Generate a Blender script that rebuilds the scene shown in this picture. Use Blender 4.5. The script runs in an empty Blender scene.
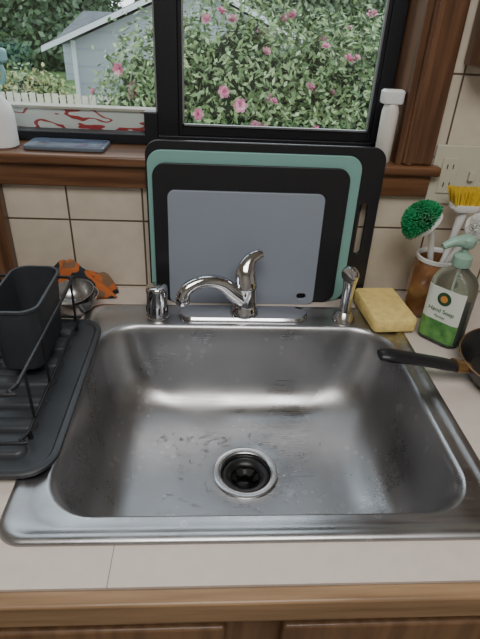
import bpy, bmesh, numpy as np, math, random
from mathutils import Vector, Matrix, Euler
random.seed(7); rng=np.random.default_rng(11)
COL=bpy.context.collection
# ---------------------------------------------------------------- materials
def mat(name,col,rough=.5,metal=0.,var=0.,vscale=8.,bump=0.,bscale=60.,stretch=(1,1,1),trans=0.,ior=1.45,col2=None,coat=0.,spec=None,rvar=0.,emis=None):
    m=bpy.data.materials.new(name); m.use_nodes=True; nt=m.node_tree; N=nt.nodes; L=nt.links
    b=N["Principled BSDF"]; b.inputs["Base Color"].default_value=(*col,1); b.inputs["Roughness"].default_value=rough
    b.inputs["Metallic"].default_value=metal; b.inputs["Transmission Weight"].default_value=trans; b.inputs["IOR"].default_value=ior
    b.inputs["Coat Weight"].default_value=coat
    if spec is not None: b.inputs["Specular IOR Level"].default_value=spec
    tc=N.new("ShaderNodeTexCoord"); mp=N.new("ShaderNodeMapping"); mp.inputs["Scale"].default_value=stretch
    L.new(tc.outputs["Object"],mp.inputs["Vector"])
    if var>0 or col2 is not None:
        n=N.new("ShaderNodeTexNoise"); n.inputs["Scale"].default_value=vscale; n.inputs["Detail"].default_value=5
        L.new(mp.outputs[0],n.inputs["Vector"]); r=N.new("ShaderNodeValToRGB")
        c2=col2 if col2 is not None else tuple(min(1,c*(1+var)) for c in col); c1=col if col2 is not None else tuple(c*(1-var) for c in col)
        r.color_ramp.elements[0].position=.35; r.color_ramp.elements[1].position=.65
        r.color_ramp.elements[0].color=(*c1,1); r.color_ramp.elements[1].color=(*c2,1)
        L.new(n.outputs["Fac"],r.inputs[0]); L.new(r.outputs[0],b.inputs["Base Color"])
    if bump>0:
        n=N.new("ShaderNodeTexNoise"); n.inputs["Scale"].default_value=bscale; n.inputs["Detail"].default_value=3
        L.new(mp.outputs[0],n.inputs["Vector"]); bp=N.new("ShaderNodeBump"); bp.inputs["Strength"].default_value=bump; bp.inputs["Distance"].default_value=.002
        L.new(n.outputs["Fac"],bp.inputs["Height"]); L.new(bp.outputs[0],b.inputs["Normal"])
    if rvar>0:
        n=N.new("ShaderNodeTexNoise"); n.inputs["Scale"].default_value=9; n.inputs["Detail"].default_value=6
        L.new(tc.outputs["Object"],n.inputs["Vector"]); r=N.new("ShaderNodeMapRange"); r.inputs[3].default_value=rough-rvar; r.inputs[4].default_value=rough+rvar
        L.new(n.outputs["Fac"],r.inputs[0]); L.new(r.outputs[0],b.inputs["Roughness"])
    return m
def wood(name,c1,c2,rough=.45,axis='x'):
    st={'x':(1.2,22,22),'z':(22,22,1.2),'y':(22,1.2,22)}[axis]
    return mat(name,c1,rough,col2=c2,vscale=3.,bump=.15,bscale=8,stretch=st,coat=.15)
def islandmat(name,cols,rough=.5,trl=.0):
    m=bpy.data.materials.new(name); m.use_nodes=True; nt=m.node_tree; b=nt.nodes["Principled BSDF"]
    g=nt.nodes.new("ShaderNodeNewGeometry"); r=nt.nodes.new("ShaderNodeValToRGB")
    e=r.color_ramp.elements
    while len(e)<len(cols): e.new(.5)
    for i,c in enumerate(cols): e[i].position=i/(len(cols)-1); e[i].color=(*c,1)
    nt.links.new(g.outputs["Random Per Island"],r.inputs[0]); nt.links.new(r.outputs[0],b.inputs["Base Color"]); b.inputs["Roughness"].default_value=rough
    return m
# ---------------------------------------------------------------- mesh helpers
def empty(name,loc=(0,0,0),rot=(0,0,0)):
    o=bpy.data.objects.new(name,None); o.location=loc; o.rotation_euler=rot; o.empty_display_size=.05; COL.objects.link(o); return o
def mobj(name,vs,fs,m,parent=None,smooth=True,ang=35):
    me=bpy.data.meshes.new(name); me.from_pydata([tuple(v) for v in vs],[],fs); me.update()
    bm=bmesh.new(); bm.from_mesh(me); bmesh.ops.recalc_face_normals(bm,faces=bm.faces); bm.to_mesh(me); bm.free()
    if m: me.materials.append(m)
    o=bpy.data.objects.new(name,me); COL.objects.link(o)
    if parent: o.parent=parent
    if smooth:
        me.shade_smooth()
        try: me.set_sharp_from_angle(angle=math.radians(ang))
        except Exception: pass
    return o
def boxes(name,lst,m,parent=None,bev=0.,seg=2):
    bm=bmesh.new()
    for (x0,x1,y0,y1,z0,z1) in lst:
        r=bmesh.ops.create_cube(bm,size=1)
        for v in r['verts']: v.co=Vector(((x0+x1)/2+v.co.x*(x1-x0),(y0+y1)/2+v.co.y*(y1-y0),(z0+z1)/2+v.co.z*(z1-z0)))
    me=bpy.data.meshes.new(name); bm.to_mesh(me); bm.free(); me.materials.append(m)
    o=bpy.data.objects.new(name,me); COL.objects.link(o)
    if parent: o.parent=parent
    if bev>0:
        md=o.modifiers.new("bev","BEVEL"); md.width=bev; md.segments=seg; md.limit_method='ANGLE'
        me.shade_smooth(); me.set_sharp_from_angle(angle=math.radians(60)); md.harden_normals=True
    return o
def loft(rings,closed_start=True,closed_end=True):
    vs=[];fs=[];n=len(rings[0])
    for r in rings: vs+=list(r)
    for i in range(len(rings)-1):
        for j in range(n):
            k=(j+1)%n; fs.append((i*n+j,i*n+k,(i+1)*n+k,(i+1)*n+j))
    if closed_start: fs.append(tuple(range(n))[::-1])
    if closed_end: fs.append(tuple(range((len(rings)-1)*n,len(rings)*n)))
    return vs,fs
def rrect(cx,cy,hx,hy,r,z,n=10):
    r=min(r,hx-1e-5,hy-1e-5); pts=[]
    for (sx,sy,a0) in [(1,1,0),(-1,1,90),(-1,-1,180),(1,-1,270)]:
        for i in range(n+1):
            a=math.radians(a0+90*i/n); pts.append((cx+sx*(hx-r)+r*math.cos(a),cy+sy*(hy-r)+r*math.sin(a),z))
    return pts
def lathe(name,prof,m,parent=None,loc=(0,0,0),rot=(0,0,0),seg=40,cs=True,ce=True,ang=40):
    rings=[[(max(r,1e-5)*math.cos(2*math.pi*j/seg),max(r,1e-5)*math.sin(2*math.pi*j/seg),z) for j in range(seg)] for r,z in prof]
    vs,fs=loft(rings,cs,ce); M=Matrix.Translation(loc)@Euler(rot).to_matrix().to_4x4()
    return mobj(name,[M@Vector(v) for v in vs],fs,m,parent,ang=ang)
def catmull(P,sub=8):
    P=[np.array(p,float) for p in P]; Q=[2*P[0]-P[1]]+P+[2*P[-1]-P[-2]]; out=[]
    for i in range(1,len(Q)-2):
        for s in range(sub):
            t=s/sub; out.append(.5*((2*Q[i])+(-Q[i-1]+Q[i+1])*t+(2*Q[i-1]-5*Q[i]+4*Q[i+1]-Q[i+2])*t*t+(-Q[i-1]+3*Q[i]-3*Q[i+1]+Q[i+2])*t**3))
    out.append(Q[-2]); return out
def tubegeo(P,rad,seg=12,sub=8,sx=1.,sy=1.,smooth=True):
    n0=len(P); rr=[rad]*n0 if np.isscalar(rad) else list(rad)
    if smooth and n0>2 or (smooth and not np.isscalar(rad)):
        Q=catmull([tuple(p)+(r,) for p,r in zip(P,rr)],sub)
    else: Q=[np.array(tuple(p)+(r,)) for p,r in zip(P,rr)]
    rings=[]; up=None
    for i,q in enumerate(Q):
        a=Q[max(i-1,0)][:3]; b=Q[min(i+1,len(Q)-1)][:3]; t=Vector(b-a).normalized()
        if up is None:
            up=Vector((0,0,1)) if abs(t.z)<.9 else Vector((0,1,0))
        up=(up-t*up.dot(t)).normalized(); s=t.cross(up)
        rings.append([Vector(q[:3])+s*(math.cos(2*math.pi*j/seg)*q[3]*sx)+up*(math.sin(2*math.pi*j/seg)*q[3]*sy) for j in range(seg)])
    return loft(rings)
def tube(name,P,rad,m,parent=None,**k):
    vs,fs=tubegeo(P,rad,**k); return mobj(name,vs,fs,m,parent,ang=60)
def merge(name,geos,m,parent=None,ang=60):
    V=[];Fc=[]
    for vs,fs in geos:
        o=len(V); V+=list(vs); Fc+=[tuple(i+o for i in f) for f in fs]
    return mobj(name,V,Fc,m,parent,ang=ang)
def plate(name,w,h,r,th,m,parent=None,holes=(),bev=.0015,loc=(0,0,0),rot=(0,0,0)):
    """rounded board in local XZ plane, x -w/2..w/2 , z 0..h, with round-ended slots (cx,cz,hx,hz,r)"""
    cu=bpy.data.curves.new(name,'CURVE'); cu.dimensions='2D'; cu.fill_mode='BOTH'; cu.extrude=th/2-bev; cu.bevel_depth=bev; cu.bevel_resolution=2; cu.offset=-bev
    def spl(pts):
        s=cu.splines.new('POLY'); s.points.add(len(pts)-1)
        for i,p in enumerate(pts): s.points[i].co=(p[0],p[1],0,1)
        s.use_cyclic_u=True
    spl(rrect(0,h/2,w/2,h/2,r,0)); 
    for c in holes: spl(rrect(c[0],c[1],c[2],c[3],c[4],0))
    t=bpy.data.objects.new("tmp",cu); COL.objects.link(t); bpy.context.view_layer.update()
    me=bpy.data.meshes.new_from_object(t.evaluated_get(bpy.context.evaluated_depsgraph_get())); bpy.data.objects.remove(t)
    me.transform(Matrix.Rotation(math.radians(90),4,'X')); me.name=name; me.materials.clear(); me.materials.append(m)
    o=bpy.data.objects.new(name,me); COL.objects.link(o); o.location=loc; o.rotation_euler=rot
    if parent: o.parent=parent
    me.shade_smooth(); me.set_sharp_from_angle(angle=math.radians(40))
    return o
# ---------------------------------------------------------------- material set
M={}
def steelmat():
    m=mat("brushed_steel",(.47,.47,.48),.34,1.,bump=.03,bscale=40,stretch=(3,40,40)); nt=m.node_tree; N=nt.nodes; L=nt.links; b=N["Principled BSDF"]
    tc=N.new("ShaderNodeTexCoord")
    def noise(sc,det,st=(1,1,1)):
        mp=N.new("ShaderNodeMapping"); mp.inputs["Scale"].default_value=st; n=N.new("ShaderNodeTexNoise"); n.inputs["Scale"].default_value=sc; n.inputs["Detail"].default_value=det
        L.new(tc.outputs["Object"],mp.inputs[0]); L.new(mp.outputs[0],n.inputs[0]); return n.outputs["Fac"]
    def rng_(src,a,b_,c,d):
        r=N.new("ShaderNodeMapRange"); r.inputs[1].default_value=a; r.inputs[2].default_value=b_; r.inputs[3].default_value=c; r.inputs[4].default_value=d; L.new(src,r.inputs[0]); return r.outputs[0]
    smudge=rng_(noise(7,8),.3,.7,-.11,.12); brush=rng_(noise(5,5,(2,60,60)),.3,.7,-.04,.04)
    ad=N.new("ShaderNodeMath"); ad.operation='ADD'; L.new(smudge,ad.inputs[0]); L.new(brush,ad.inputs[1])
    ad2=N.new("ShaderNodeMath"); ad2.operation='ADD'; ad2.inputs[1].default_value=.34; L.new(ad.outputs[0],ad2.inputs[0]); L.new(ad2.outputs[0],b.inputs["Roughness"])
    # dried water spots : voronoi rings
    v=N.new("ShaderNodeTexVoronoi"); v.inputs["Scale"].default_value=55; L.new(tc.outputs["Object"],v.inputs["Vector"])
    sp=N.new("ShaderNodeValToRGB"); e=sp.color_ramp.elements; e[0].position=.0; e[0].color=(.25,.25,.25,1); e[1].position=.27; e[1].color=(0,0,0,1); q=e.new(.21); q.color=(1,1,1,1); q=e.new(.15); q.color=(.25,.25,.25,1)
    L.new(v.outputs["Distance"],sp.inputs[0])
    mk=rng_(noise(11,2),.52,.60,0,.45); ml=N.new("ShaderNodeMath"); ml.operation='MULTIPLY'; L.new(sp.outputs[0],ml.inputs[0]); L.new(mk,ml.inputs[1])
    base=N.new("ShaderNodeValToRGB"); base.color_ramp.elements[0].position=.3; base.color_ramp.elements[0].color=(.33,.325,.33,1); base.color_ramp.elements[1].position=.7; base.color_ramp.elements[1].color=(.49,.485,.49,1); L.new(noise(4,9),base.inputs[0])
    mx=N.new("ShaderNodeMix"); mx.data_type='RGBA'; L.new(ml.outputs[0],mx.inputs[0]); L.new(base.outputs[0],mx.inputs[6]); mx.inputs[7].default_value=(.74,.74,.74,1); L.new(mx.outputs[2],b.inputs["Base Color"])
    return m
M['steel']=steelmat()
M['chrome']=mat("chrome",(.60,.60,.62),.10,1.)
M['drainsteel']=mat("drain_steel",(.50,.50,.50),.26,1.)
M['black']=mat("black_plastic",(.012,.012,.014),.38,bump=.05,bscale=300)
M['blackvinyl']=mat("black_vinyl",(.010,.011,.014),.4)
M['rubber']=mat("black_rubber",(.006,.006,.006),.35)
M['mat']=mat("charcoal_plastic",(.034,.037,.042),.42,var=.1,vscale=20,bump=.06,bscale=200)
M['counter']=mat("beige_laminate",(.57,.495,.435),.38,var=.03,vscale=40,bump=.02,bscale=300)
M['white']=mat("white_plastic",(.72,.72,.70),.4)
M['cream']=mat("cream_plastic",(.50,.48,.38),.4)
M['woodd']=wood("stained_wood_h",(.085,.036,.016),(.19,.088,.040),.35,'x')
M['wooddz']=wood("stained_wood_v",(.070,.031,.015),(.155,.072,.035),.35,'z')
M['oak']=wood("oak_edge",(.18,.105,.052),(.33,.205,.11),.45,'x')
M['oakz']=wood("oak_cabinet",(.12,.062,.030),(.20,.11,.055),.45,'z')
# ---------------------------------------------------------------- camera
Cc=Vector((-.0709,-.3793,.5421)); yaw,pit,rol,fpx=.0749,.5469,.0524,504.09
f=Vector((math.sin(yaw)*math.cos(pit),math.cos(yaw)*math.cos(pit),-math.sin(pit)))
r=f.cross(Vector((0,0,1))).normalized(); u=r.cross(f)
R=r*math.cos(rol)+u*math.sin(rol); U=-r*math.sin(rol)+u*math.cos(rol)
cam=bpy.data.cameras.new("camera"); cam.sensor_width=36; cam.lens=fpx*36/639; cam.clip_start=.01; cam.clip_end=200
co=bpy.data.objects.new("camera",cam); COL.objects.link(co)
co.matrix_world=Matrix(((R.x,U.x,-f.x,Cc.x),(R.y,U.y,-f.y,Cc.y),(R.z,U.z,-f.z,Cc.z),(0,0,0,1)))
bpy.context.scene.camera=co
# ---------------------------------------------------------------- world
w=bpy.data.worlds.new("overcast_sky"); bpy.context.scene.world=w; w.use_nodes=True; nt=w.node_tree
bg=nt.nodes["Background"]; bg.inputs["Strength"].default_value=3.0
tc=nt.nodes.new("ShaderNodeTexCoord"); sp=nt.nodes.new("ShaderNodeSeparateXYZ"); rp=nt.nodes.new("ShaderNodeValToRGB")
rp.color_ramp.elements[0].position=0.; rp.color_ramp.elements[0].color=(.84,.89,.93,1); rp.color_ramp.elements[1].position=.8; rp.color_ramp.elements[1].color=(.70,.79,.90,1)
nt.links.new(tc.outputs["Generated"],sp.inputs[0]); nt.links.new(sp.outputs[2],rp.inputs[0]); nt.links.new(rp.outputs[0],bg.inputs[0])
# ---------------------------------------------------------------- room shell
WY=.64
def tilemat():
    m=bpy.data.materials.new("ceramic_tile"); m.use_nodes=True; nt=m.node_tree; N=nt.nodes; L=nt.links; b=N["Principled BSDF"]
    tc=N.new("ShaderNodeTexCoord"); s=N.new("ShaderNodeSeparateXYZ"); c=N.new("ShaderNodeCombineXYZ"); L.new(tc.outputs["Object"],s.inputs[0])
    ax=N.new("ShaderNodeMath"); ax.operation='ADD'; ax.inputs[1].default_value=.36+.152*20
    az=N.new("ShaderNodeMath"); az.operation='ADD'; az.inputs[1].default_value=-.006+.152*20
    L.new(s.outputs[0],ax.inputs[0]); L.new(s.outputs[2],az.inputs[0]); L.new(ax.outputs[0],c.inputs[0]); L.new(az.outputs[0],c.inputs[1])
    br=N.new("ShaderNodeTexBrick"); br.offset=0; br.squash=1; br.inputs["Scale"].default_value=1; br.inputs["Brick Width"].default_value=.152; br.inputs["Row Height"].default_value=.152
    br.inputs["Mortar Size"].default_value=.0022; br.inputs["Mortar Smooth"].default_value=.3
    br.inputs["Color1"].default_value=(.60,.53,.42,1); br.inputs["Color2"].default_value=(.66,.58,.47,1); br.inputs["Mortar"].default_value=(.12,.08,.055,1)
    L.new(c.outputs[0],br.inputs["Vector"])
    n=N.new("ShaderNodeTexNoise"); n.inputs["Scale"].default_value=30; n.inputs["Detail"].default_value=6; L.new(tc.outputs["Object"],n.inputs["Vector"])
    mx=N.new("ShaderNodeMix"); mx.data_type='RGBA'; mx.blend_type='MULTIPLY'; mx.inputs[0].default_value=.25
    L.new(br.outputs["Color"],mx.inputs[6]); L.new(n.outputs["Fac"],mx.inputs[7]); L.new(mx.outputs[2],b.inputs["Base Color"])
    bp=N.new("ShaderNodeBump"); bp.invert=True; bp.inputs["Strength"].default_value=.6; bp.inputs["Distance"].default_value=.003; L.new(br.outputs["Fac"],bp.inputs["Height"]); L.new(bp.outputs[0],b.inputs["Normal"])
    b.inputs["Roughness"].default_value=.3
    return m
plaster=mat("cream_paint",(.62,.59,.54),.8,var=.03,vscale=3)
XL,XR,ZS=-.80,.305,.296
boxes("wall_back",[(-1.8,1.8,WY,.76,-.91,ZS-.02),(-1.8,XL,WY,.76,ZS-.02,1.5),(XR,1.8,WY,.76,ZS-.02,1.5),(XL,XR,WY,.76,1.15,1.5)],tilemat())
boxes("wall_left",[(-1.9,-1.8,-2.4,.76,-.91,1.5)],plaster); boxes("wall_right",[(1.8,1.9,-2.4,.76,-.91,1.5)],plaster)
boxes("wall_front",[(-1.9,1.9,-2.5,-2.4,-.91,1.5)],plaster)
boxes("ceiling",[(-1.9,1.9,-2.5,.76,1.5,1.56)],mat("ceiling_paint",(.8,.78,.74),.9))
boxes("floor",[(-1.9,1.9,-2.5,.76,-.97,-.91)],mat("floor_vinyl",(.25,.20,.15),.5,var=.15,vscale=4))
# window sill (stool + apron)
e=empty("trim_1")
boxes("stool",[(XL-.06,.392,.612,.76,ZS-.020,ZS)],M['woodd'],e,bev=.006,seg=3)
boxes("apron",[(XL-.05,.378,.624,.6395,.232,ZS-.020)],M['woodd'],e,bev=.004)
e=empty("trim_2")
boxes("casing_front",[(.312,.3735,.622,.6395,ZS,1.3)],M['wooddz'],e,bev=.006,seg=3)
boxes("casing_bead",[(.318,.330,.617,.623,ZS,1.3)],M['wooddz'],e,bev=.003)
boxes("jamb",[(.299,.312,.628,.75,ZS,1.2)],M['wooddz'],e,bev=.001)
boxes("trim_3",[(-.62,-.483,.612,.6395,.0,.232)],M['wooddz'],bev=.003)
# ---------------------------------------------------------------- window
e=empty("window_1")
FY0,FY1=.722,.760
bl=M['blackvinyl']
boxes("frame",[(XL,XR-.006,FY0,FY1,ZS,.316),(.270,XR-.006,FY0,FY1,ZS,1.15),(-.180,-.136,FY0+.002,FY1,ZS,1.15),(XL,XR-.006,FY0,FY1,1.11,1.15),(XL,XL+.04,FY0,FY1,ZS,1.15)],bl,e,bev=.002)
boxes("sash_rail",[(-.136,.27,.730,.752,.316,.336),(-.136,-.128,.728,.75,.316,1.1),(.262,.271,.728,.75,.316,1.1)],bl,e,bev=.0015)
boxes("latch_block",[(-.206,-.178,.715,.745,.298,.362)],bl,e,bev=.003)
grey=mat("screen_frame",(.26,.27,.28),.35,.6)
boxes("screen_frame",[(-.128,.262,.726,.734,.336,.3395),(-.128,-.1245,.726,.734,.336,1.1),(.2585,.262,.726,.734,.336,1.1),(-.1815,-.1785,.721,.724,.362,1.1)],grey,e)
gm=bpy.data.materials.new("window_glass"); gm.use_nodes=True; nt=gm.node_tree; nt.nodes.clear()
o_=nt.nodes.new("ShaderNodeOutputMaterial"); mx=nt.nodes.new("ShaderNodeMixShader"); tr=nt.nodes.new("ShaderNodeBsdfTransparent"); gl=nt.nodes.new("ShaderNodeBsdfGlossy"); gl.inputs["Roughness"].default_value=.02
mx.inputs[0].default_value=.05; tr.inputs[0].default_value=(.96,.98,.97,1)
nt.links.new(tr.outputs[0],mx.inputs[1]); nt.links.new(gl.outputs[0],mx.inputs[2]); nt.links.new(mx.outputs[0],o_.inputs[0])
boxes("glass",[(XL+.04,-.18,.744,.747,.316,1.11),(-.13,.266,.744,.747,.33,1.11)],gm,e)
# exterior ledge board with red paint
lm=bpy.data.materials.new("painted_ledge"); lm.use_nodes=True; nt=lm.node_tree; b=nt.nodes["Principled BSDF"]; b.inputs["Roughness"].default_value=.6
tc=nt.nodes.new("ShaderNodeTexCoord"); mp=nt.nodes.new("ShaderNodeMapping"); mp.inputs["Scale"].default_value=(9,9,28); n=nt.nodes.new("ShaderNodeTexNoise"); n.inputs["Scale"].default_value=1; n.inputs["Detail"].default_value=2
rp=nt.nodes.new("ShaderNodeValToRGB"); rp.color_ramp.interpolation='CONSTANT'; es=rp.color_ramp.elements
es[0].color=(.66,.66,.65,1); es[1].position=.505; es[1].color=(.40,.02,.025,1); x=es.new(.545); x.color=(.70,.70,.69,1); x=es.new(.64); x.color=(.22,.12,.10,1); x=es.new(.66); x.color=(.55,.55,.54,1)
nt.links.new(tc.outputs["Object"],mp.inputs[0]); nt.links.new(mp.outputs[0],n.inputs[0]); nt.links.new(n.outputs["Fac"],rp.inputs[0]); nt.links.new(rp.outputs[0],b.inputs["Base Color"])
boxes("exterior_ledge",[(XL,-.182,.775,.80,.24,.352)],lm,e,bev=.002)
boxes("exterior_ledge_cap",[(XL,-.182,.770,.805,.352,.357)],mat("ledge_cap",(.45,.40,.33),.6),e)
# ---------------------------------------------------------------- counter, cabinet
CF=-.0566
e=empty("kitchen_countertop")
boxes("laminate_top",[(-1.5,-.305,CF,WY-.001,-.035,0),(.308,1.5,CF,WY-.001,-.035,0),(-.305,.308,CF,.014,-.035,0),(-.305,.308,.545,WY-.001,-.035,0)],M['counter'],e)
boxes("laminate_seam",[(-.1775,-.1765,CF,-.001,-.001,.0002)],mat("seam",(.22,.17,.14),.6),e)
boxes("front_edge",[(-1.5,1.5,CF-.020,CF,-.040,-.0015)],M['oak'],e,bev=.004,seg=3)
e=empty("base_cabinet")
boxes("face_frame",[(-1.5,1.5,CF+.006,CF+.026,-.90,-.041)],M['oakz'],e)
boxes("cabinet_door",[(-.56,-.045,CF-.013,CF+.0055,-.80,-.066),(.022,.56,CF-.013,CF+.0055,-.80,-.066)],M['oakz'],e,bev=.005)
boxes("top_rail",[(-1.5,1.5,CF-.001,CF+.005,-.064,-.041)],M['oakz'],e)
# upper cabinet (right)
boxes("upper_cabinet",[(.392,1.2,.56,.639,.478,1.25)],M['wooddz'],bev=.004)
# ---------------------------------------------------------------- sink
e=empty("kitchen_sink")
rg=[]; bx=.005
for hx,hy,cy,rr,z,ox in [(.3235,.2825,.2765,.035,.0004,.003),(.3230,.2820,.2765,.035,.0030,.003),(.3205,.2795,.2765,.034,.0052,.003),(.315,.274,.2765,.030,.0062,.003),(.309,.268,.2765,.028,.0052,.003),(.305,.264,.2765,.028,.0028,.003),
    (.297,.248,.266,.05,.0024,.004),(.287,.2265,.2565,.072,.0032,bx),(.2845,.224,.256,.072,.0024,bx),(.2815,.221,.256,.072,-.0008,bx),(.279,.2185,.2565,.072,-.006,bx),(.277,.216,.257,.072,-.014,bx),
    (.2715,.212,.2575,.074,-.05,bx),(.2655,.207,.258,.078,-.085,bx),(.260,.2025,.258,.082,-.108,bx),(.254,.198,.258,.084,-.124,bx),(.245,.1905,.258,.086,-.140,bx),(.232,.179,.258,.087,-.154,.004),(.216,.163,.258,.086,-.1650,.003),(.197,.1445,.258,.084,-.1715,.003),(.175,.125,.259,.08,-.1750,.003)]:
    rg.append(rrect(ox,cy,hx,hy,rr,z,14))
dx=.003
for t in (.25,.5,.75,.93):
    hx=.175*(1-t)+.060*t; hy=.125*(1-t)+.060*t; rg.append(rrect(dx,.259*(1-t)+.266*t,hx,hy,.08*(1-t)+.060*t,-.175-.006*t,14))
rg.append(rrect(dx,.266,.060,.060,.060,-.182,14))
vs,fs=loft(rg,False,False); mobj("basin",vs,fs,M['steel'],e,ang=70)
lathe("drain_flange",[(.0605,-.1825),(.0600,-.1800),(.057,-.1788),(.050,-.1792),(.0465,-.1815),(.0445,-.190),(.0435,-.23)],M['drainsteel'],e,loc=(dx,.266,0),cs=False,ce=False,seg=64)
lathe("splash_guard",[(.0436,-.1900),(.041,-.1885),(.037,-.1890),(.030,-.1920),(.0265,-.195),(.0255,-.199),(.026,-.204)],M['rubber'],e,loc=(dx,.266,0),cs=False,ce=False,seg=48)
lathe("disposal_chamber",[(.043,-.2),(.043,-.26),(.0,-.262)],mat("drain_dark",(.015,.015,.015),.35),e,loc=(dx,.266,0),cs=False,ce=True)
g=[]
for k in range(7):
    a=k*2*math.pi/7+.2; da=.30; ps=[]
    for z_off in (0,-.002):
        for (rr_,aa) in [(.0262,a-da),(.0262,a),(.0262,a+da),(.0165,a+da*.7),(.0150,a),(.0165,a-da*.7)]:
            ps.append((dx+rr_*math.cos(aa),.266+rr_*math.sin(aa),-.1985-(.0262-rr_)*.9+z_off))
    g.append((ps,[(0,1,2,3,4,5),(11,10,9,8,7,6)]+[(i,(i+1)%6,(i+1)%6+6,i+6) for i in range(6)]))
merge("guard_flaps",g,M['rubber'],e,ang=30)
lathe("impeller_plate",[(.034,-.250),(.034,-.247),(.0,-.246)],M['drainsteel'],e,loc=(dx,.266,0),seg=32)
# water droplets
g=[]
for i in range(280):
    if i<170: x,y=rng.normal(-.06,.08),rng.normal(.33,.035)
    else: x,y=rng.uniform(-.17,.17),rng.uniform(.15,.37)
    if ((x-dx)**2+(y-.266)**2)<.068**2 or abs(x)>.165 or not .14<y<.375: continue
    rad=rng.uniform(.0012,.0036); z=-.1752-.006*max(0,1-(math.hypot(x,y-.266)-.058)/.12)
    rings=[[(x+rad*q*math.cos(a)*1.2,y+rad*q*math.sin(a),z+rad*.8*h) for a in np.linspace(0,2*math.pi,11)[:-1]] for q,h in [(1,-.3),(1,.15),(.85,.55),(.55,.85),(.2,1.)]]
    g.append(loft(rings))
merge("water_droplets",g,mat("water",(1,1,1),.02,trans=1.,ior=1.33),e)
# ---------------------------------------------------------------- faucet
DZ=.003
e=empty("kitchen_faucet"); ch=M['chrome']
vs,fs=loft([rrect(.003,.520,.134,.029,.029,DZ,12),rrect(.003,.520,.134,.029,.029,DZ+.005,12),rrect(.003,.520,.131,.026,.026,DZ+.009,12),rrect(.003,.520,.122,.018,.018,DZ+.0105,12)]); mobj("deck_plate",vs,fs,ch,e)
lathe("body",[(.029,.008),(.029,.016),(.025,.022),(.0235,.045),(.0235,.066),(.0245,.068),(.0245,.073),(.0225,.078),(.0215,.090),(.019,.099),(.012,.106),(0,.108)],ch,e,loc=(.004,.520,DZ))
tube("spout",[(.000,.516,.042),(-.020,.507,.063),(-.043,.497,.087),(-.070,.486,.099),(-.095,.476,.098),(-.113,.468,.088),(-.119,.465,.075)],[.0185,.0175,.0152,.0132,.0122,.0125,.0130],ch,e,seg=20)
lathe("aerator",[(.0128,0),(.0140,.002),(.0140,.014),(.012,.017)],ch,e,loc=(-.119,.465,.061),seg=28)
tube("lever",[(.004,.506,.084),(.002,.513,.104),(.006,.522,.119),(.014,.530,.129),(.026,.537,.134),(.036,.541,.135)],[.0160,.0155,.0125,.0100,.0088,.006],ch,e,seg=18,sx=1.25,sy=.75)
# air gap cap
e=empty("dishwasher_air_gap")
lathe("cap",[(.024,0),(.024,.004),(.0215,.006),(.0215,.062),(.0205,.068),(.017,.071),(0,.0715)],ch,e,loc=(-.173,.512,DZ))
g=[tubegeo([(-.173+.0216*math.cos(a),.512+.0216*math.sin(a),.018),(-.173+.0216*math.cos(a),.512+.0216*math.sin(a),.032)],.0016,seg=6,smooth=False) for a in np.linspace(math.pi*1.1,math.pi*1.9,6)]
merge("cap_slots",g,M['rubber'],e)
# side sprayer
e=empty("sink_sprayer")
lathe("base",[(.024,0),(.024,.005),(.020,.011),(.015,.020),(.013,.022)],mat("satin_chrome",(.6,.58,.56),.2,1.),e,loc=(.211,.508,DZ))
tube("wand",[(.211,.508,.020),(.212,.510,.050),(.213,.511,.080),(.212,.508,.100),(.208,.500,.113)],[.0125,.0115,.0125,.0150,.0160],ch,e,seg=20)
tube("nozzle",[(.213,.508,.106),(.204,.493,.116),(.200,.487,.117)],[.0155,.0165,.014],ch,e,seg=20)
tube("trigger",[(.218,.517,.088),(.220,.521,.106),(.216,.514,.121)],[.004,.005,.004],M['black'],e,seg=10)
# ---------------------------------------------------------------- cutting boards
teal=mat("teal_plastic",(.19,.37,.33),.45,bump=.1,bscale=400); bgr=mat("bluegrey_plastic",(.235,.265,.315),.45,bump=.08,bscale=350,var=.02,vscale=5)
def lean(yb,yt,h): return -math.atan2(yt-yb,h)
e=empty("cutting_board"); plate("board",.470,.330,.028,.008,M['black'],e,loc=(.040,.606,.0005),rot=(lean(.606,.6155,.33),0,0),holes=[(.205,.165,.008,.055,.008)])
e=empty("cutting_board.001"); plate("board",.418,.314,.028,.007,teal,e,loc=(.018,.5965,.0005),rot=(lean(.5965,.6055,.314),0,0))
e=empty("cutting_board.002"); plate("board",.386,.292,.026,.007,M['black'],e,loc=(.012,.588,.0005),rot=(lean(.588,.597,.292),0,0))
e=empty("cutting_board.003"); plate("board",.311,.243,.014,.007,bgr,e,loc=(.003,.5775,.0005),rot=(lean(.5775,.588,.243),0,0),holes=[(.128,.020,.010,.0065,.0065)])
# ---------------------------------------------------------------- dish rack
e=empty("dish_rack")
T=M['mat']; tx0,tx1,ty0,ty1=-.66,-.272,.085,.475; cx,cy=(tx0+tx1)/2,(ty0+ty1)/2; hx,hy=(tx1-tx0)/2,(ty1-ty0)/2
vs,fs=loft([rrect(cx,cy,hx-.004,hy-.004,.040,.0068),rrect(cx,cy,hx,hy,.044,.011),rrect(cx,cy,hx,hy,.044,.0165),rrect(cx,cy,hx-.003,hy-.003,.042,.0185),rrect(cx,cy,hx-.008,hy-.008,.038,.0185),rrect(cx,cy,hx-.012,hy-.012,.035,.014)]); mobj("drip_tray",vs,fs,T,e)
g=[]
for k in range(7):
    y=.130+k*.050
    g.append(loft([rrect(-.405,y,.090,.014,.014,.0135,5),rrect(-.405,y,.088,.012,.012,.020,5),rrect(-.405,y,.085,.009,.009,.0215,5)]))
merge("tray_ribs",g,T,e)
W=M['black']; g=[]
x0,x1,y0,y1=-.62,-.316,.125,.455
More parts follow.
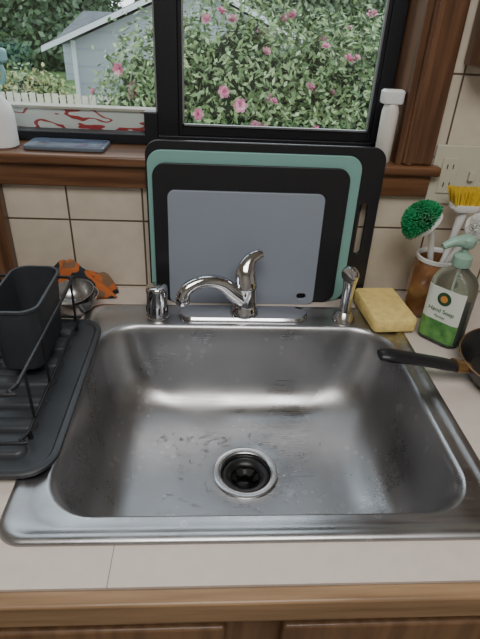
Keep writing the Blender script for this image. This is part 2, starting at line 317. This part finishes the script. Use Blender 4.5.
def loopw(z,rr): return tubegeo([(x1,y0+.02,z),(x1,(y0+y1)/2,z),(x1,y1-.02,z),(x1-.006,y1-.006,z),(x1-.02,y1,z),(x0+.02,y1,z),(x0,y1-.02,z),(x0,y0+.02,z),(x0+.02,y0,z),(x1-.02,y0,z),(x1-.006,y0+.006,z),(x1,y0+.021,z)],rr,seg=8,sub=5)
g.append(loopw(.118,.0030)); g.append(loopw(.034,.0026))
for y in (.175,.255,.435): 
    g.append(tubegeo([(x1,y,.118),(x1,y,.034)],.0022,seg=8,smooth=False))
for y in (.15,.43): g.append(tubegeo([(x1,y,.034),(x1,y,.020)],.004,seg=8,smooth=False))
for k in range(7): 
    x=-.415-k*.032
    g.append(tubegeo([(x,y0,.118),(x,y0,.036),(x,y0+.02,.034),(x,y1-.02,.034),(x,y1,.036),(x,y1,.118)],.0019,seg=6,smooth=False))
merge("wire_frame",g,W,e)
# utensil cup
cupx,cupy=-.366,.352
vs,fs=loft([rrect(cupx,cupy,.030,.066,.020,.036),rrect(cupx,cupy,.033,.070,.022,.040),rrect(cupx,cupy,.039,.078,.026,.145),rrect(cupx,cupy,.041,.080,.027,.147),rrect(cupx,cupy,.041,.080,.027,.151),rrect(cupx,cupy,.037,.076,.024,.151),rrect(cupx,cupy,.0345,.072,.024,.10),rrect(cupx,cupy,.031,.067,.021,.044)])
mobj("utensil_cup",vs,fs,M['mat'],e)
# ---------------------------------------------------------------- steel bowl + cloth
e=empty("steel_bowl")
bp_=[(.020,0),(.026,.002),(.038,.016),(.045,.032),(.048,.038),(.049,.040),(.047,.040),(.044,.032),(.037,.018),(.024,.006),(0,.004)]
lathe("bowl",bp_,M['chrome'],e,loc=(-.342,.532,.001))
lathe("nested_bowl",[(r_*.93,z_*.95) for r_,z_ in bp_],M['drainsteel'],e,loc=(-.3415,.532,.012),rot=(.12,-.1,0))
cm=bpy.data.materials.new("orange_dark_cloth"); cm.use_nodes=True; nt=cm.node_tree; b=nt.nodes["Principled BSDF"]; b.inputs["Roughness"].default_value=.9
tc=nt.nodes.new("ShaderNodeTexCoord"); n=nt.nodes.new("ShaderNodeTexNoise"); n.inputs["Scale"].default_value=22; n.inputs["Detail"].default_value=1; rp=nt.nodes.new("ShaderNodeValToRGB"); rp.color_ramp.interpolation='CONSTANT'
rp.color_ramp.elements[0].color=(.02,.025,.03,1); rp.color_ramp.elements[1].position=.50; rp.color_ramp.elements[1].color=(.45,.12,.03,1); x=rp.color_ramp.elements.new(.62); x.color=(.20,.11,.06,1)
nt.links.new(tc.outputs["Object"],n.inputs[0]); nt.links.new(n.outputs["Fac"],rp.inputs[0]); nt.links.new(rp.outputs[0],b.inputs["Base Color"])
# crumpled cloth: heap profile
def cloth(name,cx,cy,w,h,z0,seed,m,parent,amp):
    rs=np.random.default_rng(seed); n=44; ph=rs.uniform(0,6,6); vs=[];fs=[]
    for i in range(n):
        for j in range(n):
            u_,v_=i/(n-1)-.5,j/(n-1)-.5
            env=max(0,1-(2*u_)**4)*max(0,1-(2*v_)**4)
            z=env*(z0+amp*(math.sin(14*u_+3*v_+ph[0])*.6+math.sin(9*v_+11*u_+ph[1])*.6+math.sin(27*u_-11*v_+ph[2])*.3+math.sin(30*v_+ph[3])*.15))
            x=u_*w+.006*math.sin(12*v_+ph[4]); y=v_*h+.003*math.sin(11*u_+ph[5]); vs.append((cx+x,cy+y,.002+max(z,0)))
    for i in range(n-1):
        for j in range(n-1): a=i*n+j; fs.append((a,a+1,a+n+1,a+n))
    o=mobj(name,vs,fs,m,parent,ang=180); md=o.modifiers.new("s","SOLIDIFY"); md.thickness=.002; md.offset=1; return o
cloth("dish_cloth",-.375,.6075,.20,.046,.058,3,cm,None,.014)
# ---------------------------------------------------------------- sponge
sm=mat("sponge_foam",(.82,.62,.22),.9,var=.10,vscale=60,bump=1.,bscale=220)
vs,fs=loft([rrect(0,0,.043,.068,.008,0,6),rrect(0,0,.045,.070,.010,.003,6),rrect(0,0,.045,.070,.010,.025,6),rrect(0,0,.043,.068,.008,.028,6)])
o=mobj("sponge",vs,fs,sm); o.location=(.300,.526,.0065); o.rotation_euler=(0,0,math.radians(4))
# ---------------------------------------------------------------- soap bottle
e=empty("hand_soap_bottle",(.393,.445,.0008),(0,0,math.radians(-50)))
pl=mat("clear_plastic",(.62,.74,.64),.06,trans=.92,ior=1.25); liq=mat("dark_soap",(.020,.014,.007),.15)
def sec(hx,hy,z,rr=.02): return rrect(0,0,hx,hy,rr,z,8)
vs,fs=loft([sec(.036,.022,0,.016),sec(.041,.026,.003),sec(.042,.027,.010),sec(.042,.027,.115),sec(.040,.026,.130),sec(.033,.023,.143,.018),sec(.020,.018,.153,.017),sec(.0135,.0135,.159,.0134),sec(.0135,.0135,.168,.0134)]); mobj("bottle",vs,fs,pl,e)
vs,fs=loft([sec(.035,.021,.002,.016),sec(.0405,.0255,.006,.018),sec(.0405,.0255,.088,.018)]); mobj("liquid",vs,fs,liq,e)
ring=[p for p in rrect(0,0,.0427,.0277,.0205,0,8) if p[1]<-.0200]; ring.sort(key=lambda p:p[0]); n=len(ring)
def strip(name,z0,z1,off,m,pts=ring,xa=-1,xb=1):
    P=[p for p in pts if xa<=p[0]<=xb]; v=[(p[0],p[1]-off,z0) for p in P]+[(p[0],p[1]-off,z1) for p in P]; k=len(P)
    return mobj(name,v,[(i,i+1,k+i+1,k+i) for i in range(k-1)],m,e)
strip("label",.010,.120,0,mat("label_white",(.66,.70,.62),.5))
strip("label_green_band",.010,.052,.0004,mat("label_green",(.045,.17,.04),.5,col2=(.13,.32,.08),vscale=60))
lathe("label_mark",[(.0135,0),(.0135,.0006),(0,.0006)],mat("label_mark_green",(.02,.07,.03),.5),e,loc=(0,-.0280,.099),rot=(math.radians(90),0,0))
lathe("label_mark_center",[(.007,0),(.007,.0006),(0,.0006)],mat("label_mark_orange",(.55,.25,.06),.5),e,loc=(0,-.0288,.099),rot=(math.radians(90),0,0))
def text(s,size,z,m,x=0,y=-.0284):
    c=bpy.data.curves.new("label_text",'FONT'); c.body=s; c.size=size; c.align_x='CENTER'; c.extrude=.0001; c.materials.append(m)
    t=bpy.data.objects.new("label_text",c); COL.objects.link(t); t.parent=e; t.location=(x,y,z); t.rotation_euler=(math.radians(90),0,0)
dg=mat("label_ink",(.03,.12,.04),.5)
text("Hand Soap",.0120,.070,dg); text("Parsley",.0075,.059,dg)
mint=mat("mint_plastic",(.33,.52,.41),.3,trans=.25)
lathe("collar",[(.0165,.162),(.0170,.164),(.0170,.180),(.012,.185),(.006,.187),(.006,.200)],mint,e)
tube("pump_head",[(.012,.0,.206),(.0,.0,.208),(-.014,-.018,.208),(-.026,-.036,.199)],[.0105,.0125,.009,.006],mint,e,seg=14)
lathe("pump_top",[(.012,.200),(.0145,.204),(.0145,.214),(.010,.219),(0,.220)],mint,e)
tube("dip_tube",[(0,0,.165),(.0,0,.09)],.0022,M['white'],e,smooth=False)
# ---------------------------------------------------------------- brush jar
e=empty("utensil_jar")
jx,jy=.405,.560
amber=mat("amber_glaze",(.24,.11,.045),.18,var=.3,vscale=25,coat=.6)
lathe("jar",[(.036,.001),(.044,.004),(.047,.02),(.047,.10),(.044,.118),(.041,.124),(.0385,.124),(.041,.11),(.043,.09),(.043,.02),(.034,.008),(0,.007)],amber,e,loc=(jx,jy,0))
lathe("jar_rim",[(.0415,.122),(.0445,.124),(.0445,.131),(.0405,.132),(.0385,.129),(.0385,.122)],M['white'],e,loc=(jx,jy,0),cs=False,ce=False)
def bristles(name,c,axis,n,r0,r1,spread,m,parent,br=.0011):
    ax=Vector(axis).normalized(); g=[]; q=ax.to_track_quat('Z','Y'); rs=random.Random(5)
    for i in range(n):
        th=math.acos(1-(1-math.cos(spread))*(i+.5)/n); ph=i*2.39996
        d=q@Vector((math.sin(th)*math.cos(ph),math.sin(th)*math.sin(ph),math.cos(th)))
        d=(d+Vector((rs.uniform(-.08,.08),)*1+(rs.uniform(-.08,.08),rs.uniform(-.08,.08)))).normalized()
        a=Vector(c)+d*r0; b_=Vector(c)+d*(r1*rs.uniform(.92,1.04)); s=d.orthogonal().normalized()*br; t=d.cross(s)
        vs=[a+s,a-s*.5+t*.87,a-s*.5-t*.87,b_+s,b_-s*.5+t*.87,b_-s*.5-t*.87]
        g.append((vs,[(0,1,4,3),(1,2,5,4),(2,0,3,5),(3,4,5)]))
    return merge(name,g,m,parent)
gb=islandmat("green_bristles",[(.0,.13,.04),(.01,.25,.08),(.06,.40,.15)],.5); yb=islandmat("yellow_bristles",[(.75,.5,.03),(.85,.65,.08)],.5)
e=empty("dish_brush")
hc=Vector((.343,.527,.212)); hd=Vector((-.65,.10,.55)).normalized()
lathe("head",[(.0,-.012),(.020,-.011),(.032,-.006),(.033,.001),(.022,.005),(.0,.007)],M['white'],e,loc=hc+Vector((.004,0,0)),rot=hd.to_track_quat('Z','Y').to_euler())
bristles("bristles",hc-hd*.000,hd,1500,.008,.043,1.5,gb,e,.0012)
tube("handle",[hc+Vector((.006,.002,-.006)),(.368,.540,.182),(.383,.552,.135),(.412,.570,.018)],[.010,.0065,.0062,.0065],M['white'],e)
e=empty("dish_brush.001")
hc=Vector((.437,.572,.232))
vs,fs=loft([rrect(hc.x,hc.y,.026,.016,.014,hc.z-.008,6),rrect(hc.x,hc.y,.031,.019,.017,hc.z-.002,6),rrect(hc.x,hc.y,.031,.019,.017,hc.z+.006,6)]); mobj("head",vs,fs,M['white'],e)
g=[]; rs=random.Random(3)
for i in range(500):
    x=rs.uniform(-.027,.027); y=rs.uniform(-.016,.016); a=Vector((hc.x+x,hc.y+y,hc.z+.004)); b_=a+Vector((x*.3+rs.uniform(-.002,.002),y*.4,.030+rs.uniform(-.002,.002))); g.append(([a+Vector((.0011,0,0)),a+Vector((-.0006,.001,0)),a+Vector((-.0006,-.001,0)),b_+Vector((.0011,0,0)),b_+Vector((-.0006,.001,0)),b_+Vector((-.0006,-.001,0))],[(0,1,4,3),(1,2,5,4),(2,0,3,5),(3,4,5)]))
merge("bristles",g,yb,e)
tube("handle",[(hc.x,hc.y,hc.z-.004),(.432,.572,.18),(.425,.570,.13),(.395,.550,.018)],[.011,.0075,.0065,.0065],M['white'],e)
e=empty("dish_brush.002")
hc=Vector((.438,.520,.205)); hd=Vector((.3,-.5,.3)).normalized()
lathe("head",[(.0,-.008),(.018,-.006),(.024,.0),(.024,.006),(.0,.010)],M['white'],e,loc=hc,rot=hd.to_track_quat('Z','Y').to_euler())
bristles("bristles",hc-hd*.004,hd,500,.010,.032,1.1,islandmat("white_bristles",[(.7,.7,.66),(.85,.85,.8)],.5),e,.0011)
tube("handle",[hc,(.430,.535,.16),(.420,.548,.12),(.400,.575,.018)],[.010,.0065,.0062,.0065],M['white'],e)
# ---------------------------------------------------------------- frying pan
e=empty("frying_pan"); px,py=.494,.308
lathe("pan",[(.085,.001),(.094,.003),(.108,.018),(.117,.036),(.119,.041),(.117,.0425),(.1145,.041),(.105,.020),(.090,.007),(0,.006)],mat("nonstick",(.012,.012,.013),.28,bump=.05,bscale=300),e,loc=(px,py,0),seg=72)
tube("rim",[(px+.1175*math.cos(a),py+.1175*math.sin(a),.042) for a in np.linspace(0,2*math.pi,49)],.0016,mat("pan_rim",(.35,.22,.12),.3,.9),e,seg=8,sub=2)
tube("handle",[(.362,.302,.037),(.340,.301,.042),(.310,.301,.048),(.270,.301,.055),(.235,.300,.061),(.218,.299,.062)],[.010,.0135,.0135,.0140,.0150,.011],M['black'],e,seg=18,sx=1.15,sy=.62)
tube("ferrule",[(.382,.304,.034),(.370,.303,.036),(.354,.302,.040)],[.011,.0125,.0140],mat("brass_ferrule",(.36,.22,.10),.35,.9),e,seg=16,sx=1.2,sy=.7)
# ---------------------------------------------------------------- sill objects
e=empty("smartphone",(-.354,.677,ZS),(0,0,math.radians(-2)))
vs,fs=loft([rrect(0,0,.0765,.037,.010,.0005,8),rrect(0,0,.078,.0385,.011,.002,8),rrect(0,0,.078,.0385,.011,.007,8),rrect(0,0,.0765,.037,.010,.0085,8)]); mobj("case",vs,fs,mat("phone_case",(.18,.22,.28),.3,.5),e)
vs,fs=loft([rrect(0,0,.073,.0335,.008,.0084,8),rrect(0,0,.073,.0335,.008,.0090,8)]); mobj("screen",vs,fs,mat("phone_screen",(.10,.13,.19),.16,coat=.5,var=.3,vscale=30),e)  # cloudy blue-grey reflection is mixed into the screen colour
e=empty("white_bottle",(.2765,.648,ZS))
lathe("bottle",[(.015,0),(.0165,.002),(.0165,.095),(.014,.105),(.011,.112)],mat("ivory_plastic",(.62,.60,.54),.4),e,seg=30)
vs,fs=loft([rrect(-.001,0,.0195,.013,.006,.110,6),rrect(-.001,0,.0210,.014,.007,.113,6),rrect(-.001,0,.0210,.014,.007,.131,6),rrect(-.001,0,.018,.011,.006,.134,6)]); mobj("cap",vs,fs,M['white'],e)
e=empty("spray_bottle",(-.478,.668,ZS))
lathe("bottle",[(.028,0),(.031,.003),(.031,.060),(.027,.078),(.014,.092),(.012,.10)],M['white'],e,seg=36)
tealb=mat("teal_bottle_cap",(.25,.48,.50),.4)
lathe("collar",[(.015,.098),(.0155,.115),(.012,.118),(.012,.150)],tealb,e,seg=30)
boxes("sprayer_head",[(-.030,.036,-.011,.011,.148,.172)],tealb,e,bev=.006,seg=3)
tube("trigger",[(.022,0,.150),(.026,0,.130),(.020,0,.112)],.0045,tealb,e,seg=8)
# outlet
e=empty("wall_outlet")
boxes("plate",[(.380,.494,.633,.6395,.216,.336)],M['cream'],e,bev=.003,seg=3)
boxes("receptacle",[(.398,.432,.630,.6335,.240,.311)],M['cream'],e,bev=.001); boxes("switch",[(.457,.469,.624,.6335,.268,.286)],M['cream'],e,bev=.001)
boxes("slots",[(.408,.4098,.6292,.6305,.290,.299),(.420,.4218,.6292,.6305,.290,.299),(.408,.4098,.6292,.6305,.254,.263),(.420,.4218,.6292,.6305,.254,.263)],M['rubber'],e)
# ---------------------------------------------------------------- outside
GZ=-2.2
boxes("ground",[(-40,40,.9,60,GZ-.2,GZ)],mat("grass",(.10,.18,.05),.9,var=.35,vscale=3))
def leafmesh(name,pts,nrm,L,Wd,m,parent):
    n=len(pts); V=np.zeros((n,4,3)); d=rng.normal(size=(n,3)); d/=np.linalg.norm(d,axis=1)[:,None]
    nn=nrm+rng.normal(size=(n,3))*.7; nn/=np.linalg.norm(nn,axis=1)[:,None]
    t=d-(d*nn).sum(1)[:,None]*nn; t/=np.linalg.norm(t,axis=1)[:,None]; s=np.cross(nn,t); l=L*rng.uniform(.6,1.3,n)[:,None]; w_=Wd*rng.uniform(.7,1.2,n)[:,None]
    V[:,0]=pts-t*l/2; V[:,1]=pts+s*w_/2; V[:,2]=pts+t*l/2; V[:,3]=pts-s*w_/2
    me=bpy.data.meshes.new(name); me.from_pydata(V.reshape(-1,3).tolist(),[],np.arange(n*4).reshape(-1,4).tolist()); me.materials.append(m)
    o=bpy.data.objects.new(name,me); COL.objects.link(o)
    if parent: o.parent=parent
    return o
def blobpts(blobs,n,jit=.12):
    P=[];Q=[]
    ws=np.array([b[3]*b[5]+b[4]*b[5] for b in blobs]); ws/=ws.sum()
    for b,wt in zip(blobs,ws):
        k=int(n*wt); d=rng.normal(size=(k,3)); d[:,1]=-np.abs(d[:,1])*1.0; d/=np.linalg.norm(d,axis=1)[:,None]
        rad=1+rng.normal(size=k)*jit; P.append(np.array(b[:3])+d*np.array(b[3:6])*rad[:,None]); Q.append(d)
    return np.concatenate(P),np.concatenate(Q)
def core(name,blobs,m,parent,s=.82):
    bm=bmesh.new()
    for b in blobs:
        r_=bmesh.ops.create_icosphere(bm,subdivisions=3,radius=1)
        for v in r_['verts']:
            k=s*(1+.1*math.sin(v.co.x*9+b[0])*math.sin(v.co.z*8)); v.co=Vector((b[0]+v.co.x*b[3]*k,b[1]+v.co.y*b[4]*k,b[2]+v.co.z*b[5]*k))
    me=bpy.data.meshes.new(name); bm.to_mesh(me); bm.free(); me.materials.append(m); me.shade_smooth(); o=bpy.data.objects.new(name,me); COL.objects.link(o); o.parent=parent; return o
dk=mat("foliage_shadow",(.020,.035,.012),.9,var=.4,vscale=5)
e=empty("flowering_bush")
B=[(.05,3.0,-.30,.62,.5,.90),(-.34,2.95,-.38,.44,.45,.84),(.50,3.1,-.25,.65,.5,.74),(.95,3.1,-.35,.6,.5,.86),(.30,2.85,-.65,.9,.5,.75),(.2,3.0,-1.4,1.4,.6,.85)]
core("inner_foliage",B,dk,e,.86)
P,Q=blobpts(B,56000,.085)
leafmesh("leaves",P,Q,.046,.020,islandmat("bush_leaves",[(.07,.13,.045),(.13,.22,.08),(.23,.34,.13),(.40,.48,.27)],.45),e)
P,Q=blobpts(B[:5],150,.03); P=P+Q*.07; g=[]
for p,q in zip(P,Q):
    if p[2]<-.5: continue
    c=Vector(p); ax=(Vector(q)+Vector(rng.normal(size=3)*.3)).normalized(); qq=ax.to_track_quat('Z','Y'); sz=rng.uniform(.022,.042)
    for ly,(k,tilt) in enumerate([(6,.35),(5,.9)]):
        for j in range(k):
            a=j*2*math.pi/k+ly*.5; ro=Vector((math.cos(a),math.sin(a),0)); sd=Vector((-math.sin(a),math.cos(a),0)); up_=Vector((0,0,1))
            o1=ro*sz*math.cos(tilt)+up_*sz*math.sin(tilt)
            g.append(([c+qq@(ro*.002),c+qq@(o1*.6+sd*sz*.45),c+qq@(o1*1.05+sd*sz*.2),c+qq@(o1*1.05-sd*sz*.2),c+qq@(o1*.6-sd*sz*.45)],[(0,1,2,3,4)]))
merge("flowers",g,islandmat("pink_petals",[(.50,.12,.24),(.66,.24,.36),(.76,.42,.50)],.5),e)
# neighbour house
e=empty("neighbor_house")
hw=bpy.data.materials.new("blue_grey_siding"); hw.use_nodes=True; nt=hw.node_tree; b=nt.nodes["Principled BSDF"]; wv=nt.nodes.new("ShaderNodeTexWave"); wv.bands_direction='Z'; wv.wave_profile='SAW'; wv.inputs["Scale"].default_value=.8
tc=nt.nodes.new("ShaderNodeTexCoord"); rp=nt.nodes.new("ShaderNodeValToRGB"); rp.color_ramp.elements[0].color=(.34,.37,.41,1); rp.color_ramp.elements[1].color=(.27,.30,.34,1); rp.color_ramp.elements[0].position=.8
nt.links.new(tc.outputs["Object"],wv.inputs[0]); nt.links.new(wv.outputs["Fac"],rp.inputs[0]); nt.links.new(rp.outputs[0],b.inputs["Base Color"])
xa,xr,xb=-3.46,-.5,2.46; sl=.43; zr=1.04
def zt(x): return zr-abs(x-xr)*sl
mobj("walls",[(xa,14,GZ),(xb,14,GZ),(xb,14,zt(xb)),(xr,14,zr),(xa,14,zt(xa)),(xa,22,GZ),(xb,22,GZ),(xb,22,zt(xb)),(xr,22,zr),(xa,22,zt(xa))],[(0,1,2,3,4),(5,6,7,8,9),(0,4,9,5),(1,2,7,6)],hw,e,smooth=False)
rf=mat("roof_shingle",(.13,.14,.15),.9,var=.2,vscale=6); wt=mat("white_trim_paint",(.62,.64,.66),.6)
def roofslab(name,m,x0,x1,y0,y1,t,dz=0):
    z0,z1=zt(x0)+dz,zt(x1)+dz; return mobj(name,[(x0,y0,z0),(x1,y0,z1),(x1,y1,z1),(x0,y1,z0),(x0,y0,z0+t),(x1,y0,z1+t),(x1,y1,z1+t),(x0,y1,z0+t)],[(0,1,2,3),(4,5,6,7),(0,1,5,4),(1,2,6,5),(2,3,7,6),(3,0,4,7)],m,e,smooth=False)
roofslab("roof_left",rf,-4.15,xr,13.6,22.3,.08,.10); roofslab("roof_right",rf,xr,3.1,13.6,22.3,.08,.10)
roofslab("barge_left",wt,-4.15,xr,13.55,13.6,.12,.04); roofslab("barge_right",wt,xr,3.1,13.55,13.6,.12,.04)
boxes("downpipe",[(-3.52,-3.42,13.9,14,GZ,zt(xa))],wt,e)
e=empty("garden_shed")
mobj("roof",[(-6.3,23,-.70),(-3.8,23,-.70),(-3.8,25,.30),(-5.5,25,.30),(-6.3,23,-.85),(-3.8,23,-.85)],[(0,1,2,3),(0,1,5,4)],rf,e,smooth=False)
boxes("walls",[(-6.1,-3.9,23.2,24.9,GZ,-.80)],hw,e)
# fence
e=empty("picket_fence"); L_=[]
for k in range(70):
    x=-5.5+k*.125; L_.append((x,x+.095,9.0,9.02,GZ,-.78+.01*math.sin(k*2.1)))
boxes("pickets",L_,mat("fence_paint",(.55,.50,.42),.8,var=.1,vscale=3),e)
boxes("rails",[(-5.6,3.2,9.02,9.06,-1.1,-1.0),(-5.6,3.2,9.02,9.06,-2.0,-1.9)],mat("fence_rail",(.5,.45,.37),.8),e)
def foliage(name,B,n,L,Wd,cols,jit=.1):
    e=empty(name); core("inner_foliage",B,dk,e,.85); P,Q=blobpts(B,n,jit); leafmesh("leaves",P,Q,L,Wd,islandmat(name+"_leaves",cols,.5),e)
foliage("tree",[(-9.5,27,.6,3.2,1.2,3.0),(-6.6,27.5,.9,2.2,1.2,2.6),(-13,27,1.2,3,1.2,4),(-8,27,-1.2,5,1.2,1.8)],14000,.36,.2,[(.03,.06,.03),(.07,.13,.06),(.13,.21,.10)])
foliage("tree.001",[(2.9,27,.9,1.6,1.2,1.8),(6.0,27,.8,2.8,1.2,2.0),(-2.0,30,.2,2.0,1,1.0),(9,27,2,3,1.2,3)],12000,.34,.2,[(.06,.10,.05),(.12,.18,.09),(.20,.28,.16)])
foliage("garden_shrub",[(-5.2,10.8,-1.1,1.2,.7,.75),(-3.7,11.0,-1.5,.9,.6,.85),(-6.8,11,-.9,1,.6,1.0)],7000,.12,.06,[(.12,.18,.06),(.25,.30,.11),(.42,.38,.17)])
# ---------------------------------------------------------------- added interior fill light in an unseen ceiling fixture
e=empty("ceiling_fill_light")
boxes("fill_housing",[(-.55,.55,-1.25,-.15,1.475,1.4995)],M['white'],e,bev=.004)
ld=bpy.data.lights.new("fill_panel",'AREA'); ld.shape='RECTANGLE'; ld.size=1.0; ld.size_y=1.0; ld.energy=30; ld.color=(1,.985,.965)
lo=bpy.data.objects.new("fill_panel",ld); COL.objects.link(lo); lo.location=(0,-.7,1.46); lo.parent=e
